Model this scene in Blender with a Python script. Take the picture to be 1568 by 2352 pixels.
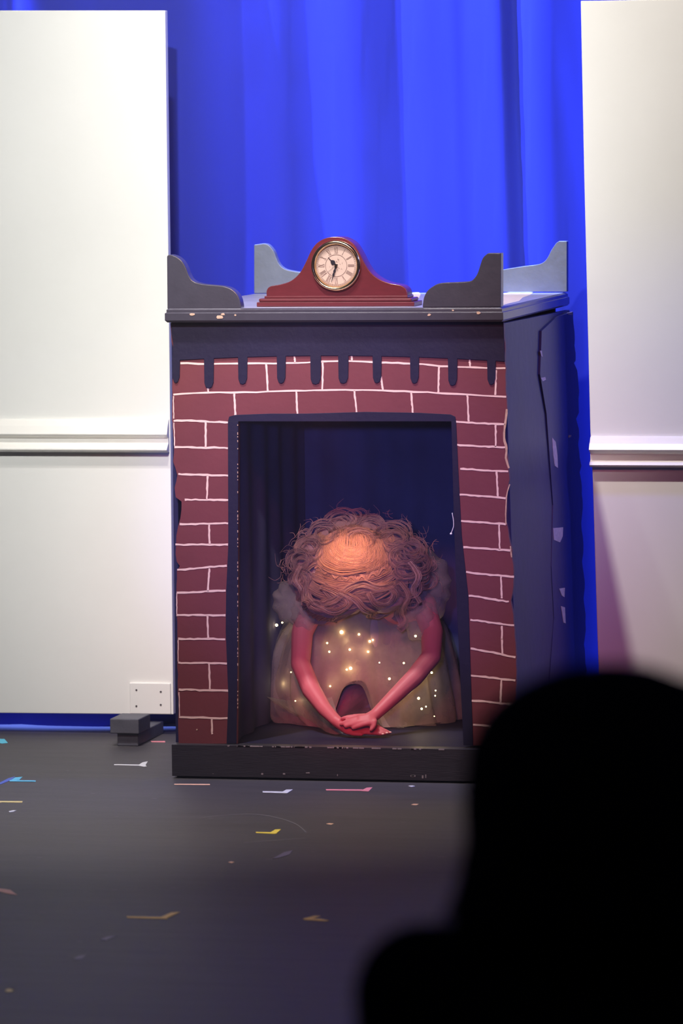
import bpy, bmesh, math, random
from mathutils import Vector, Matrix, noise
random.seed(7)
for o in list(bpy.data.objects): bpy.data.objects.remove(o)
SC = bpy.context.scene
COL = SC.collection

# ------------------------------------------------------------------ camera
FPX, YAW, PITCH, ROLL = 11333.0, .2178, .0820, -.0119
CAM = Vector((3.3915, -13.7131, 1.9297))
cF = Vector((-math.sin(YAW)*math.cos(PITCH), math.cos(YAW)*math.cos(PITCH), -math.sin(PITCH)))
_R = Vector((math.cos(YAW), math.sin(YAW), 0)); _U = _R.cross(cF)
cR = _R*math.cos(ROLL) + _U*math.sin(ROLL)
cU = _U*math.cos(ROLL) - _R*math.sin(ROLL)
cd = bpy.data.cameras.new('camera'); cam = bpy.data.objects.new('camera', cd); COL.objects.link(cam)
cd.sensor_fit = 'VERTICAL'; cd.sensor_height = 36; cd.lens = FPX*36/2352
cd.clip_end = 200; cd.clip_start = .1
cd.dof.use_dof = True; cd.dof.focus_distance = 14.25; cd.dof.aperture_fstop = 4.6
M = Matrix((cR, cU, -cF)).transposed().to_4x4(); M.translation = CAM
cam.matrix_world = M
SC.camera = cam

# ------------------------------------------------------------------ view, world, lights
SC.view_settings.view_transform = 'Standard'; SC.view_settings.look = 'None'
SC.view_settings.gamma = 1; SC.view_settings.use_curve_mapping = False
SC.view_settings.exposure = 0
w = bpy.data.worlds.new('auditorium_dark'); SC.world = w; w.use_nodes = True
w.node_tree.nodes['Background'].inputs[0].default_value = (.30, .34, .9, 1)
w.node_tree.nodes['Background'].inputs[1].default_value = .012

def spot(name, loc, target, power, color, angle, blend=1.0, radius=.08):
    l = bpy.data.lights.new(name, 'SPOT'); l.energy = power; l.color = color
    l.spot_size = math.radians(angle); l.spot_blend = blend; l.shadow_soft_size = radius
    o = bpy.data.objects.new(name, l); COL.objects.link(o); o.location = loc
    o.rotation_euler = (Vector(target)-Vector(loc)).to_track_quat('-Z', 'Y').to_euler()
    return o
spot('white_front_spot', (.5, -4.5, 4.3), (-.42, .95, 1.72), 1530, (1, 1, .99), 34)
spot('white_wash_spot', (.15, -1.7, 4.7), (.85, 1.0, 1.95), 740, (1, .92, .86), 58)
spot('white_floor_spot', (-.5, -1.5, 4.9), (-.2, -.15, 0), 860, (1, .95, .97), 44)
spot('warm_apron_spot', (-.6, -4.4, 5.4), (.2, -3.0, 0), 230, (1, .84, .88), 56)
spot('pink_wash_spot', (.9, -6.0, 3.9), (.40, .1, .85), 680, (1, .27, .33), 17, 1, .3)
spot('blue_curtain_spot', (-1.3, .99, 6), (.25, 2.98, 1.0), 10000, (.16, .26, 1), 42, .2, .01)
spot('blue_curtain_spot', (-.4, .99, 6.5), (.95, 3.15, .7), 11800, (.16, .26, 1), 42, .2, .01)
spot('blue_curtain_spot', (-1.6, 1.02, 4.5), (-.9, 2.55, .0), 10500, (.16, .26, 1), 38, .2, .01)
spot('blue_fill_spot', (1.9, -8, 1.75), (.36, .1, .78), 950, (.20, .22, 1), 9.5, .6)  # added blue fill, lifts the dark opening and tints the front
spot('blue_side_spot', (3.4, .2, 2.6), (.86, .3, .9), 420, (.12, .16, 1), 36, .9)
spot('cool_high_spot', (.9, -3.5, 5.2), (.36, 1.12, 1.62), 900, (.72, .84, 1), 11.5, 1)  # unseen spot added to brighten the back brackets and shelf top
spot('red_front_spot', (1.7, -6.5, 2.6), (.28, .25, .22), 1100, (1, .06, .08), 3.6, .9)
spot('amber_front_spot', (.6, -4.2, 4.4), (.31, .38, .57), 5600, (1, .50, .28), 1.9, 1)

# ------------------------------------------------------------------ helpers
def ray(x, y): return cF + cR*((x-784)/FPX) - cU*((y-1176)/FPX)
def P(x, y, Y):                       # photo pixel -> point on the plane y = Y
    d = ray(x, y); return CAM + d*((Y-CAM.y)/d.y)
def PZ(x, y, Z=0.0):                  # photo pixel -> point at height Z
    d = ray(x, y); return CAM + d*((Z-CAM.z)/d.z)
def PL(x, y, p0, n):
    d = ray(x, y); return CAM + d*((p0-CAM).dot(n)/d.dot(n))

def mat(name, color, rough=.6, metal=0, spec=.4, emit=None, estr=0, var=0, vscale=20, bump=0, bscale=60, stretch=None, alpha=None, sheen=0):
    m = bpy.data.materials.new(name); m.use_nodes = True; nt = m.node_tree; b = nt.nodes['Principled BSDF']
    b.inputs['Base Color'].default_value = (*color, 1); b.inputs['Roughness'].default_value = rough
    b.inputs['Metallic'].default_value = metal; b.inputs['Specular IOR Level'].default_value = spec
    if sheen: b.inputs['Sheen Weight'].default_value = sheen
    if emit: b.inputs['Emission Color'].default_value = (*emit, 1); b.inputs['Emission Strength'].default_value = estr
    if alpha is not None: b.inputs['Alpha'].default_value = alpha
    if var or bump:
        tc = nt.nodes.new('ShaderNodeTexCoord'); mp = nt.nodes.new('ShaderNodeMapping')
        nt.links.new(tc.outputs['Object'], mp.inputs[0])
        if stretch: mp.inputs['Scale'].default_value = stretch
    if var:
        n = nt.nodes.new('ShaderNodeTexNoise'); n.inputs['Scale'].default_value = vscale; n.inputs['Detail'].default_value = 6
        nt.links.new(mp.outputs[0], n.inputs['Vector'])
        r = nt.nodes.new('ShaderNodeMix'); r.data_type = 'RGBA'
        r.inputs[6].default_value = (*[c*(1-var) for c in color], 1); r.inputs[7].default_value = (*[min(1, c*(1+var)) for c in color], 1)
        nt.links.new(n.outputs[0], r.inputs[0]); nt.links.new(r.outputs[2], b.inputs['Base Color'])
    if bump:
        n2 = nt.nodes.new('ShaderNodeTexNoise'); n2.inputs['Scale'].default_value = bscale; n2.inputs['Detail'].default_value = 5
        nt.links.new(mp.outputs[0], n2.inputs['Vector'])
        bp = nt.nodes.new('ShaderNodeBump'); bp.inputs['Strength'].default_value = bump; bp.inputs['Distance'].default_value = .004
        nt.links.new(n2.outputs[0], bp.inputs['Height']); nt.links.new(bp.outputs[0], b.inputs['Normal'])
    return m
def mat_tulle(name, color, opacity, var=.25):
    m = bpy.data.materials.new(name); m.use_nodes = True; nt = m.node_tree; nt.nodes.clear()
    out = nt.nodes.new('ShaderNodeOutputMaterial'); mx = nt.nodes.new('ShaderNodeMixShader'); tr = nt.nodes.new('ShaderNodeBsdfTransparent')
    df = nt.nodes.new('ShaderNodeBsdfDiffuse'); tl = nt.nodes.new('ShaderNodeBsdfTranslucent'); m2 = nt.nodes.new('ShaderNodeMixShader')
    df.inputs[0].default_value = (*color, 1); tl.inputs[0].default_value = (*color, 1); m2.inputs[0].default_value = .5
    nt.links.new(df.outputs[0], m2.inputs[1]); nt.links.new(tl.outputs[0], m2.inputs[2])
    tc = nt.nodes.new('ShaderNodeTexCoord'); n = nt.nodes.new('ShaderNodeTexNoise'); n.inputs['Scale'].default_value = 14; n.inputs['Detail'].default_value = 4
    nt.links.new(tc.outputs['Object'], n.inputs['Vector'])
    mr = nt.nodes.new('ShaderNodeMapRange'); mr.inputs[1].default_value = .3; mr.inputs[2].default_value = .7
    mr.inputs[3].default_value = max(0, opacity-var); mr.inputs[4].default_value = min(1, opacity+var)
    nt.links.new(n.outputs[0], mr.inputs[0]); nt.links.new(mr.outputs[0], mx.inputs[0])
    nt.links.new(tr.outputs[0], mx.inputs[1]); nt.links.new(m2.outputs[0], mx.inputs[2]); nt.links.new(mx.outputs[0], out.inputs[0])
    return m

def newobj(name, me, mats=(), parent=None, smooth=False):
    o = bpy.data.objects.new(name, me); COL.objects.link(o)
    for m in (mats if isinstance(mats, (list, tuple)) else [mats]): me.materials.append(m)
    if smooth:
        for p in me.polygons: p.use_smooth = True
    if parent:
        o.parent = parent; o.matrix_parent_inverse = Matrix.Translation(parent.location).inverted()
    return o
def thing(name, loc, label, cat, group=None):
    o = bpy.data.objects.new(name, None); COL.objects.link(o); o.location = loc; o.empty_display_size = .05
    o['label'] = label; o['category'] = cat
    if group: o['group'] = group
    return o
def tag(o, label, cat, group=None):
    o['label'] = label; o['category'] = cat
    if group: o['group'] = group
    return o

class MB:
    def __init__(s): s.v = []; s.f = []; s.mi = []
    def add(s, vs, fs, mi=0):
        b = len(s.v); s.v += [tuple(v) for v in vs]; s.f += [[b+i for i in f] for f in fs]; s.mi += [mi]*len(fs)
    def prism(s, pts, d, mi=0):        # polygon extruded by vector d
        n = len(pts); d = Vector(d); pts = [Vector(p) for p in pts]
        s.add(pts+[p+d for p in pts], [list(range(n)), list(range(2*n-1, n-1, -1))]+[[i, i+n, (i+1) % n+n, (i+1) % n] for i in range(n)], mi)
    def box(s, a, b, mi=0):
        x0, y0, z0 = a; x1, y1, z1 = b
        s.prism([(x0, y0, z0), (x1, y0, z0), (x1, y0, z1), (x0, y0, z1)], (0, y1-y0, 0), mi)
    def tube(s, pts, rad, n=6, mi=0, cap=True):
        pts = [Vector(p) for p in pts]; rings = []; L = len(pts)
        up = None
        for i, p in enumerate(pts):
            t = (pts[min(i+1, L-1)]-pts[max(i-1, 0)]).normalized()
            if up is None: up = t.orthogonal().normalized()
            up = (up - t*up.dot(t)); up = up.normalized() if up.length > 1e-6 else t.orthogonal().normalized()
            sd = t.cross(up); r = rad[i] if isinstance(rad, (list, tuple)) else rad
            rings.append([p+(up*math.cos(a)+sd*math.sin(a))*r for a in [2*math.pi*k/n for k in range(n)]])
        vs = [v for r in rings for v in r]; fs = []
        for i in range(L-1):
            for k in range(n): fs.append([i*n+k, i*n+(k+1) % n, (i+1)*n+(k+1) % n, (i+1)*n+k])
        if cap: fs.append(list(range(n-1, -1, -1))); fs.append([(L-1)*n+k for k in range(n)])
        s.add(vs, fs, mi)
    def ball(s, c, r, mat3=None, mi=0, nu=14, nv=9):
        c = Vector(c); r = Vector(r) if not isinstance(r, (int, float)) else Vector((r, r, r)); vs = []; fs = []
        for j in range(1, nv):
            for i in range(nu):
                a = 2*math.pi*i/nu; b = math.pi*j/nv
                v = Vector((r.x*math.sin(b)*math.cos(a), r.y*math.sin(b)*math.sin(a), r.z*math.cos(b)))
                vs.append(c+(mat3 @ v if mat3 else v))
        t = Vector((0, 0, r.z)); vs += [c+(mat3 @ t if mat3 else t), c-(mat3 @ t if mat3 else t)]
        for j in range(nv-2):
            for i in range(nu): fs.append([j*nu+i, (j+1)*nu+i, (j+1)*nu+(i+1) % nu, j*nu+(i+1) % nu])
        T = len(vs)-2
        for i in range(nu): fs.append([T, i, (i+1) % nu]); fs.append([T+1, (nv-2)*nu+(i+1) % nu, (nv-2)*nu+i])
        s.add(vs, fs, mi)
    def limb(s, pr):                   # [(point, radius), ...] chained balls and cones
        for (p, r) in pr: s.ball(p, r)
        for (p, r), (q, t) in zip(pr[:-1], pr[1:]): s.tube([p, q], [r, t], 14)
    def build(s, name, mats, parent=None, smooth=False, bevel=0, bseg=2):
        me = bpy.data.meshes.new(name); me.from_pydata(s.v, [], s.f)
        for p, m in zip(me.polygons, s.mi): p.material_index = m
        bm = bmesh.new(); bm.from_mesh(me); bmesh.ops.recalc_face_normals(bm, faces=bm.faces); bm.to_mesh(me); bm.free()
        o = newobj(name, me, mats, parent, smooth)
        if bevel:
            b = o.modifiers.new('bevel', 'BEVEL'); b.width = bevel; b.segments = bseg; b.limit_method = 'ANGLE'; b.angle_limit = .6
        return o
def voxel(o, size, smooth=3, factor=.5):
    m = o.modifiers.new('remesh', 'REMESH'); m.mode = 'VOXEL'; m.voxel_size = size; m.use_smooth_shade = True
    if smooth:
        s = o.modifiers.new('smooth', 'SMOOTH'); s.iterations = smooth; s.factor = factor
    dg = bpy.context.evaluated_depsgraph_get(); dg.update()
    me = bpy.data.meshes.new_from_object(o.evaluated_get(dg)); o.modifiers.clear(); o.data = me
    for p in me.polygons: p.use_smooth = True
    return o
def path(pts, steps=5):               # smooth polyline through points
    pts = [Vector(p) for p in pts]; out = []
    for i in range(len(pts)-1):
        a = pts[max(i-1, 0)]; b = pts[i]; c = pts[i+1]; d = pts[min(i+2, len(pts)-1)]
        for k in range(steps):
            t = k/steps; out.append(.5*((2*b)+(c-a)*t+(2*a-5*b+4*c-d)*t*t+(3*b-a-3*c+d)*t**3))
    out.append(pts[-1]); return out
def path2(pts, steps=5): return [(v.x, v.y) for v in path([(x, y, 0) for x, y in pts], steps)]

# ------------------------------------------------------------------ materials
m_floor = mat('black_stage_paint', (.058, .052, .056), .55, spec=.4, var=.35, vscale=3, bump=.35, bscale=30, stretch=(.8, 6, 1))
m_curtain = mat('blue_cloth', (.014, .024, .30), .85, spec=.15, var=.05, vscale=200, sheen=.1)
m_flat = mat('cream_painted_ply', (.80, .80, .76), .6, spec=.3, var=.03, vscale=6, bump=.06, bscale=14)
m_rail = mat('gloss_cream_moulding', (.86, .84, .78), .3, spec=.5)
m_edge = mat('bare_ply_edge', (.55, .42, .34), .8)
m_grey = mat('blue_grey_paint', (.050, .047, .066), .27, spec=.5, var=.18, vscale=25, bump=.15)
m_black = mat('dark_blue_black_paint', (.009, .007, .030), .6, spec=.3, var=.3, vscale=12, bump=.2)
m_side = mat('dark_side_paint', (.012, .012, .060), .5, spec=.4, var=.25, vscale=7, bump=.25, bscale=25)
m_cloth = mat('black_lining_cloth', (.085, .085, .15), .9, spec=.1, var=.4, vscale=6)
m_brick = mat('maroon_brick_paint', (.165, .038, .045), .55, spec=.35, var=.14, vscale=9, bump=.12)
m_mortar = mat('pink_white_mortar_line', (.85, .62, .55), .6, var=.06, vscale=80)
m_wear = mat('worn_bare_foam', (.55, .38, .28), .9, var=.4, vscale=90)
m_hearth = mat('black_hearth_paint', (.028, .026, .034), .45, spec=.5, var=.4, vscale=20, stretch=(.5, 1, 5), bump=.25)
m_wood = mat('mahogany_veneer', (.105, .015, .020), .25, spec=.6, var=.2, vscale=30, stretch=(1, 4, 4))
m_brass = mat('polished_brass', (.82, .60, .34), .16, metal=1)
m_dial = mat('cream_dial_paper', (.48, .36, .30), .6, var=.06, vscale=60)
m_ink = mat('brown_dial_ink', (.13, .07, .06), .6)
m_hand = mat('black_clock_hands', (.01, .008, .015), .4)
m_screw = mat('dark_screw_head', (.12, .11, .12), .5, metal=.6)
m_skin = mat('skin', (.46, .115, .13), .5, spec=.35, var=.05, vscale=30)
m_nail = mat('finger_nail', (.8, .5, .42), .3)
m_audience = mat('unlit_dark_cloth', (.012, .012, .016), .9)
m_ahair = mat('dark_hair', (.010, .008, .008), .7)
m_seat = mat('dark_seat_cloth', (.02, .01, .012), .9)

# ------------------------------------------------------------------ setting
mb = MB(); mb.box((-7, -6.2, -.25), (8, 4, 0)); fl = mb.build('floor', m_floor); fl['kind'] = 'structure'
mb = MB(); mb.box((-7, 3.4, 0), (8, 3.5, 6)); o = mb.build('wall_back', m_black); o['kind'] = 'structure'
mb = MB(); mb.box((-4, -16, -.15), (8, -8.6, .1)); o = mb.build('floor_audience', m_audience); o['kind'] = 'structure'
# scuffs in the floor paint
m_scuff = mat('pale_scuff', (.16, .14, .15), .7)
mb = MB()
for pts in ([(455, 1879), (520, 1872), (585, 1870), (640, 1879), (680, 1893), (703, 1912)], [(560, 1935), (620, 1931), (700, 1925)]):
    q = [PZ(x, y, .0006) for x, y in path2(pts, 6)]
    for a, b in zip(q[:-1], q[1:]):
        mb.add([a+Vector((0, -.004, 0)), b+Vector((0, -.004, 0)), b+Vector((0, .004, 0)), a+Vector((0, .004, 0))], [[0, 1, 2, 3]])
for i in range(60):
    x = random.uniform(0, 1050); y = random.uniform(1700, 2300); a = PZ(x, y, .0006); L = random.uniform(.004, .02); W = random.uniform(.003, .009)
    mb.add([a, a+Vector((L, 0, 0)), a+Vector((L, W, 0)), a+Vector((0, W, 0))], [[0, 1, 2, 3]])
mb.build('paint_scuffs', m_scuff, fl)

# curtain: slope across the width makes the folds
def curtain():
    keys = [(-900, .5), (-700, -.3), (-450, .4), (-250, -.4), (-100, .35), (0, -.1), (80, -.25), (95, .4), (180, .1), (260, .3), (330, -.1), (392, .15), (470, .15), (520, -.15), (553, -.5), (560, .45), (600, .55), (640, .0), (665, -.5), (690, -.25),
            (720, .2), (760, .45), (800, .3), (830, -.25), (870, -.65), (912, -.85), (916, .35), (960, .3), (1000, .1), (1040, .2), (1060, -.05), (1090, .3), (1150, .35),
            (1168, -.1), (1174, -1.0), (1188, -.5), (1200, .55), (1240, .45), (1290, .0), (1340, .1), (1450, .5), (1600, -.4), (1750, .5), (1900, -.3), (2100, .4)]
    def s(u):
        for (a, p), (b, q) in zip(keys[:-1], keys[1:]):
            if a <= u <= b: return p+(q-p)*(u-a)/(b-a)
        return 0
    xs = list(range(-900, 2100, 4)); acc = 0; hs = []
    for u in xs:
        acc += s(u)*4/760*1.2; acc *= .98; hs.append(acc)
    mean = sum(hs)/len(hs); hs = [h-mean for h in hs]
    NZ = 34; vs = []; fs = []
    z1 = 3.0
    for j in range(NZ+1):
        z = z1*j/NZ
        for i, u in enumerate(xs):
            drift = (u-1180)*.0 + (12*math.sin(z*1.7+u*.003))
            k = min(max(int(round((u+drift-xs[0])/4)), 0), len(xs)-1)
            amp = .75+.25*math.sin(u*.01+z*1.1)
            x = P(u, 400, 1.42).x
            base = 1.13+.29/(1+math.exp(-(x+.45)/.08))
            # diagonal pull creases on the right
            d = .010*math.exp(-((x-(.84-(z-1.75)*.22))/.035)**2)*max(0, 1-abs(z-1.75)/.6) if x > .5 else 0
            vs.append((x, base-hs[k]*amp-d, z))
    n = len(xs)
    for j in range(NZ):
        for i in range(n-1): fs.append((j*n+i, j*n+i+1, (j+1)*n+i+1, (j+1)*n+i))
    me = bpy.data.meshes.new('stage_curtain'); me.from_pydata(vs, [], fs)
    o = newobj('stage_curtain', me, m_curtain, None, True)
    so = o.modifiers.new('thick', 'SOLIDIFY'); so.thickness = .002; so.offset = 1
    return tag(o, 'bright blue pleated stage curtain hanging behind the fireplace and cream panels', 'curtain')
curtain()

# scenery flats
def rail(parent, xa, xb, ytop, ybot, Y, prof):
    za = P(xa, ytop[0], Y).z; zb = P(xa, ybot[0], Y).z
    a = P(xa, (ytop[0]+ybot[0])/2, Y); b = P(xb, (ytop[1]+ybot[1])/2, Y)
    mb = MB(); h = za-zb
    pr = [(d, zb+t*h) for d, t in prof]
    pr = [(d*1.6, z) for d, z in pr]; A = [(a.x, Y-d, z) for d, z in pr]
    n = len(A); B = [(b.x, Y-d, z+(b.z-a.z)) for d, z in pr]
    mb.add(A+B, [list(range(n)), list(range(2*n-1, n-1, -1))]+[[i, i+n, (i+1) % n+n, (i+1) % n] for i in range(n)])
    return mb.build('dado_rail', m_rail, parent, bevel=.0012)
YL = .95
fl_ = thing('scenery_flat', (P(200, 1640, YL).x, YL, P(200, 1640, YL).z), 'tall cream painted panel with dado rail left of the fireplace, on a grey wooden foot', 'stage flat')
mb = MB(); mb.prism([P(-420, 24, YL), P(379, 24, YL), P(386, 560, YL), P(391, 1000, YL), P(398, 1641, YL), P(-420, 1634, YL)], (0, .03, 0), 0)
mb.build('panel', m_flat, fl_, bevel=.002)
rail(fl_, -420, 389, (961, 966), (1037, 1036), YL, [(0, 0), (.012, .02), (.022, .09), (.022, .13), (.013, .25), (.008, .30), (.009, .44), (.017, .50), (.020, .56), (.013, .80), (.006, .97), (0, 1)])
mb = MB(); a = P(297, 1568, YL-.008); b = P(392, 1641, YL-.008); mb.box((a.x, YL-.008, b.z), (b.x, YL, a.z)); fp = mb.build('foot_plate', m_flat, fl_, bevel=.0025)
for x, y in ((313, 1585), (369, 1589), (313, 1622), (369, 1619)):
    mb = MB(); c = P(x, y, YL-.009); mb.tube([c, c+Vector((0, .003, 0))], .0032, 10); s = mb.build('screw', m_screw, fp)
m_foot = mat('grey_foot_paint', (.085, .085, .105), .55, var=.3, vscale=20, bump=.3)
yf = .665
u0 = P(252, 1652, yf); u1 = P(318, 1652, yf)
zt = P(262, 1651, yf).z; zm = P(262, 1685, yf).z
mb = MB(); mb.box((u0.x, yf, zm), (u1.x, yf+.14, zt)); mb.build('foot_cap', m_foot, fl_, bevel=.003)
a = P(268, 1700, yf+.01); b = P(316, 1700, yf+.01); mb = MB(); mb.box((a.x, yf+.015, 0), (b.x, .99, zm)); mb.build('foot_runner', m_foot, fl_, bevel=.003)

YR = .90
fr_ = thing('scenery_flat', (P(1450, 1640, YR).x, YR, 0), 'tall cream panel with pinkish shadowed lower half, right of the fireplace', 'stage flat')
mb = MB(); mb.prism([P(1333, 2, YR), P(2100, -10, YR), P(2100, 1672, YR), P(1379, 1660, YR), P(1371, 1450, YR), P(1361, 1110, YR), P(1355, 985, YR), P(1349, 735, YR), P(1341, 400, YR)], (0, .03, 0))
mb.build('panel', m_flat, fr_, bevel=.002)
rail(fr_, 1357, 2090, (1001, 1003), (1073, 1075), YR, [(0, 0), (.014, .02), (.022, .09), (.018, .18), (.010, .24), (.010, .44), (.020, .52), (.026, .58), (.019, .78), (.016, .80), (.008, .97), (0, 1)])
mb = MB(); a = P(1400, 1650, YR); mb.box((a.x, YR-.3, 0), (a.x+.07, YR-.001, .05)); mb.build('foot_runner', m_foot, fr_, bevel=.003)

# ------------------------------------------------------------------ fireplace
YB = .032
MX0 = P(378, 710, 0).x; MX1 = P(1155, 705, 0).x; MZ = 1.358; MD = 1.10
fp_ = thing('fireplace', (.34, .5, 0), 'painted scenery fireplace with maroon bricks, pink mortar lines and a grey mantel', 'fireplace')
# mantel shelf with stepped front edge
mb = MB(); zb = P(384, 741, 0).z
prof = [(0.010, MZ), (0.004, MZ-.004), (0.004, MZ-.012), (0, MZ-.014), (0, zb+.006), (.006, zb)]
def ring(k):
    d, z = prof[k]; return [(MX0+d, d, z), (MX1-d, d, z), (MX1-d, MD-d, z), (MX0+d, MD-d, z)]
vs = [v for k in range(len(prof)) for v in ring(k)]; fs = [[0, 1, 2, 3], [4*(len(prof)-1)+i for i in (3, 2, 1, 0)]]
for k in range(len(prof)-1):
    for i in range(4): fs.append([4*k+i, 4*k+(i+1) % 4, 4*k+4+(i+1) % 4, 4*k+4+i])
mb.add(vs, fs)
for (x, y, w_, h_) in ((505, 729, 10, 5), (512, 722, 6, 3), (441, 722, 7, 3), (985, 723, 5, 3), (1098, 719, 5, 4), (1040, 713, 3, 2), (540, 724, 3, 2)):
    c = P(x, y, -.0008); k = random.random
    q = [(c.x+(w_/800)*math.cos(t)*(.6+.6*k()), -.0012, c.z+(h_/800)*math.sin(t)*(.6+.6*k())) for t in [i*math.pi/4 for i in range(8)]]
    mb.prism(q, (0, .0012, 0), 1)
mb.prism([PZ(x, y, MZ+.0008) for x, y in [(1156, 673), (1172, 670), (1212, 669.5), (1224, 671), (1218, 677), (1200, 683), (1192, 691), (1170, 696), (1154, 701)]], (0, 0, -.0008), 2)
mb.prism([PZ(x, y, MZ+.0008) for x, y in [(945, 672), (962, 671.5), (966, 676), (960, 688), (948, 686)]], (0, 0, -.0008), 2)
mb.box((MX0+.012, .012, MZ-.0004), (MX1-.012, MD-.012, MZ+.0004), 3)  # pale lavender top layer, grazing sheen of the shelf put into its colour
mb.build('mantel_shelf', [m_grey, m_wear, mat('bare_pale_ply', (.62, .52, .42), .7, var=.15, vscale=40), mat('lavender_top_sheen', (.26, .26, .34), .4, var=.3, vscale=9)], fp_, bevel=.0015)
# worn pale patch on the mantel top at right
m_pale = mat('lit_blue_grey_paint', (.135, .150, .190), .4, var=.2, vscale=18, bump=.2)  # back brackets: lighter copy of the grey, light on them put into colour
def scroll(front, Y, th, mts=m_grey):
    mb = MB(); mb.prism([P(x, y, Y) for x, y in front], (0, th, 0)); return mb.build('scroll_bracket', mts, fp_, bevel=.0028, bseg=3)
zM = 706
scroll([(384, 710), (383, 590)]+path2([(384, 587), (392, 585), (406, 590), (418, 600), (427, 616), (433, 632), (443, 645), (462, 652), (490, 655), (512, 657), (530, 663), (543, 674), (550, 688), (553, 703)], 3)+[(553, 709)], .010, .042)
scroll([(1150, 705), (1150, 581), (1122, 581)]+path2([(1118, 583), (1108, 593), (1102, 610), (1096, 628), (1088, 640), (1078, 646), (1050, 648), (1012, 650), (995, 657), (981, 668), (973, 684), (970, 704)], 3)+[(970, 706)], .010, .040)
scroll([(583, 674), (583, 562), (597, 560)]+path2([(604, 559), (616, 562), (628, 576), (634, 592), (642, 608), (655, 618), (676, 623), (705, 628), (725, 640), (735, 658), (737, 671)], 3)+[(737, 673)], MD-.045, .03, m_pale)
scroll([(1301, 670), (1301, 554), (1283, 554)]+path2([(1277, 558), (1266, 574), (1258, 590), (1248, 602), (1232, 608), (1200, 612), (1157, 619), (1140, 625), (1126, 638), (1119, 655), (1118, 670)], 3)+[(1118, 671)], MD-.045, .03, m_pale)

# brick front
redge = [(1156, 742), (1160, 846), (1163, 911), (1164, 940), (1160, 973), (1158, 1000), (1162, 1030), (1168, 1060), (1170, 1100), (1163, 1140), (1162, 1200), (1172, 1250), (1176, 1280), (1180, 1330), (1172, 1380), (1180, 1430), (1184, 1510), (1185, 1600), (1190, 1645), (1193, 1712)]
ledge = [(392, 742), (392, 765), (397, 800), (396, 906), (396, 966), (400, 1020), (398, 1060), (408, 1092), (402, 1120), (404, 1142), (418, 1152), (414, 1190), (405, 1230), (403, 1255), (405, 1290), (413, 1300), (406, 1312), (405, 1360), (406, 1413), (408, 1520), (410, 1708)]
def jag(pts, s=1.2):
    out = []
    for (a, b) in zip(pts[:-1], pts[1:]):
        n = max(1, int(abs(b[1]-a[1])/14))
        for k in range(n):
            t = k/n; out.append((a[0]+(b[0]-a[0])*t+random.uniform(-s, s), a[1]+(b[1]-a[1])*t))
    out.append(pts[-1]); return out
le = jag(ledge); re = jag(redge, 1.6)
mb = MB(); th = (0, .018, 0)
top = [p for p in le if p[1] <= 966]; ltop = [p for p in re if p[1] <= 970]
mb.prism([P(x, y, YB) for x, y in top+[(396, 968), (1160, 968)]+ltop[::-1]], th)
mb.prism([P(x, y, YB) for x, y in [(396, 968)]+[p for p in le if p[1] > 968]+[(545, 1708), (547, 968)]], th)
mb.prism([P(x, y, YB) for x, y in [(1036, 968), (1066, 1712)]+[p for p in re if p[1] > 968][::-1]+[(1160, 968)]], th)
def stroke(mb, pts, w=4.2, Y=YB-.0008, mi=1, d=.0008):
    pts = [(x+random.uniform(-.5, .5), y+random.uniform(-.7, .7)) for x, y in path2(pts, 3)]
    L = []; R = []
    for i, (x, y) in enumerate(pts):
        a = pts[max(i-1, 0)]; b = pts[min(i+1, len(pts)-1)]; tx, ty = b[0]-a[0], b[1]-a[1]; l = math.hypot(tx, ty) or 1
        ww = w/2*random.uniform(.78, 1.2)
        L.append(P(x-ty/l*ww, y+tx/l*ww, Y)); R.append(P(x+ty/l*ww, y-tx/l*ww, Y))
    n = len(pts)
    for i in range(n-1): mb.add([L[i], L[i+1], R[i+1], R[i]], [[0, 1, 2, 3]], mi)
def wob(a, b, n=4, s=.8):
    return [(a[0]+(b[0]-a[0])*k/n, a[1]+(b[1]-a[1])*k/n+(random.uniform(-s, s) if 0 < k < n else 0)) for k in range(n+1)]
stroke(mb, [(414, 834), (480, 836), (560, 835), (660, 834), (720, 832), (740, 831), (790, 829), (854, 832), (900, 833), (941, 835), (985, 838), (1028, 842), (1090, 844), (1160, 846)])
stroke(mb, [(398, 906), (475, 902), (560, 901), (640, 899), (700, 897), (760, 896), (810, 896), (880, 897), (950, 900), (1000, 902), (1080, 907), (1162, 911)])
for l in (((676, 818), (677, 833)), ((807, 818), (808, 829)), ((1078, 826), (1079, 842)), ((477, 885), (478, 902)), ((611, 836), (615, 899)), ((741, 831), (740, 895)), ((875, 866), (879, 896)),
          ((1008, 842), (1006, 902)), ((1139, 850), (1137, 907)), ((538, 904), (540, 953)), ((680, 900), (683, 952)), ((813, 897), (819, 948)), ((944, 902), (948, 950)), ((1073, 908), (1076, 968)),
          ((472, 970), (472, 1027)), ((477, 1092), (475, 1147)), ((480, 1203), (481, 1250)), ((481, 1306), (477, 1358)), ((476, 1413), (478, 1467)), ((480, 1525), (482, 1583)), ((486, 1650), (487, 1686)),
          ((1138, 974), (1138, 1027)), ((1140, 1083), (1143, 1140)), ((1146, 1205), (1147, 1263)), ((1150, 1324), (1152, 1375)), ((1152, 1437), (1153, 1502)), ((1151, 1562), (1149, 1613)), ((1146, 1670), (1146, 1692))):
    stroke(mb, wob(l[0], l[1], 3, 0))
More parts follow.
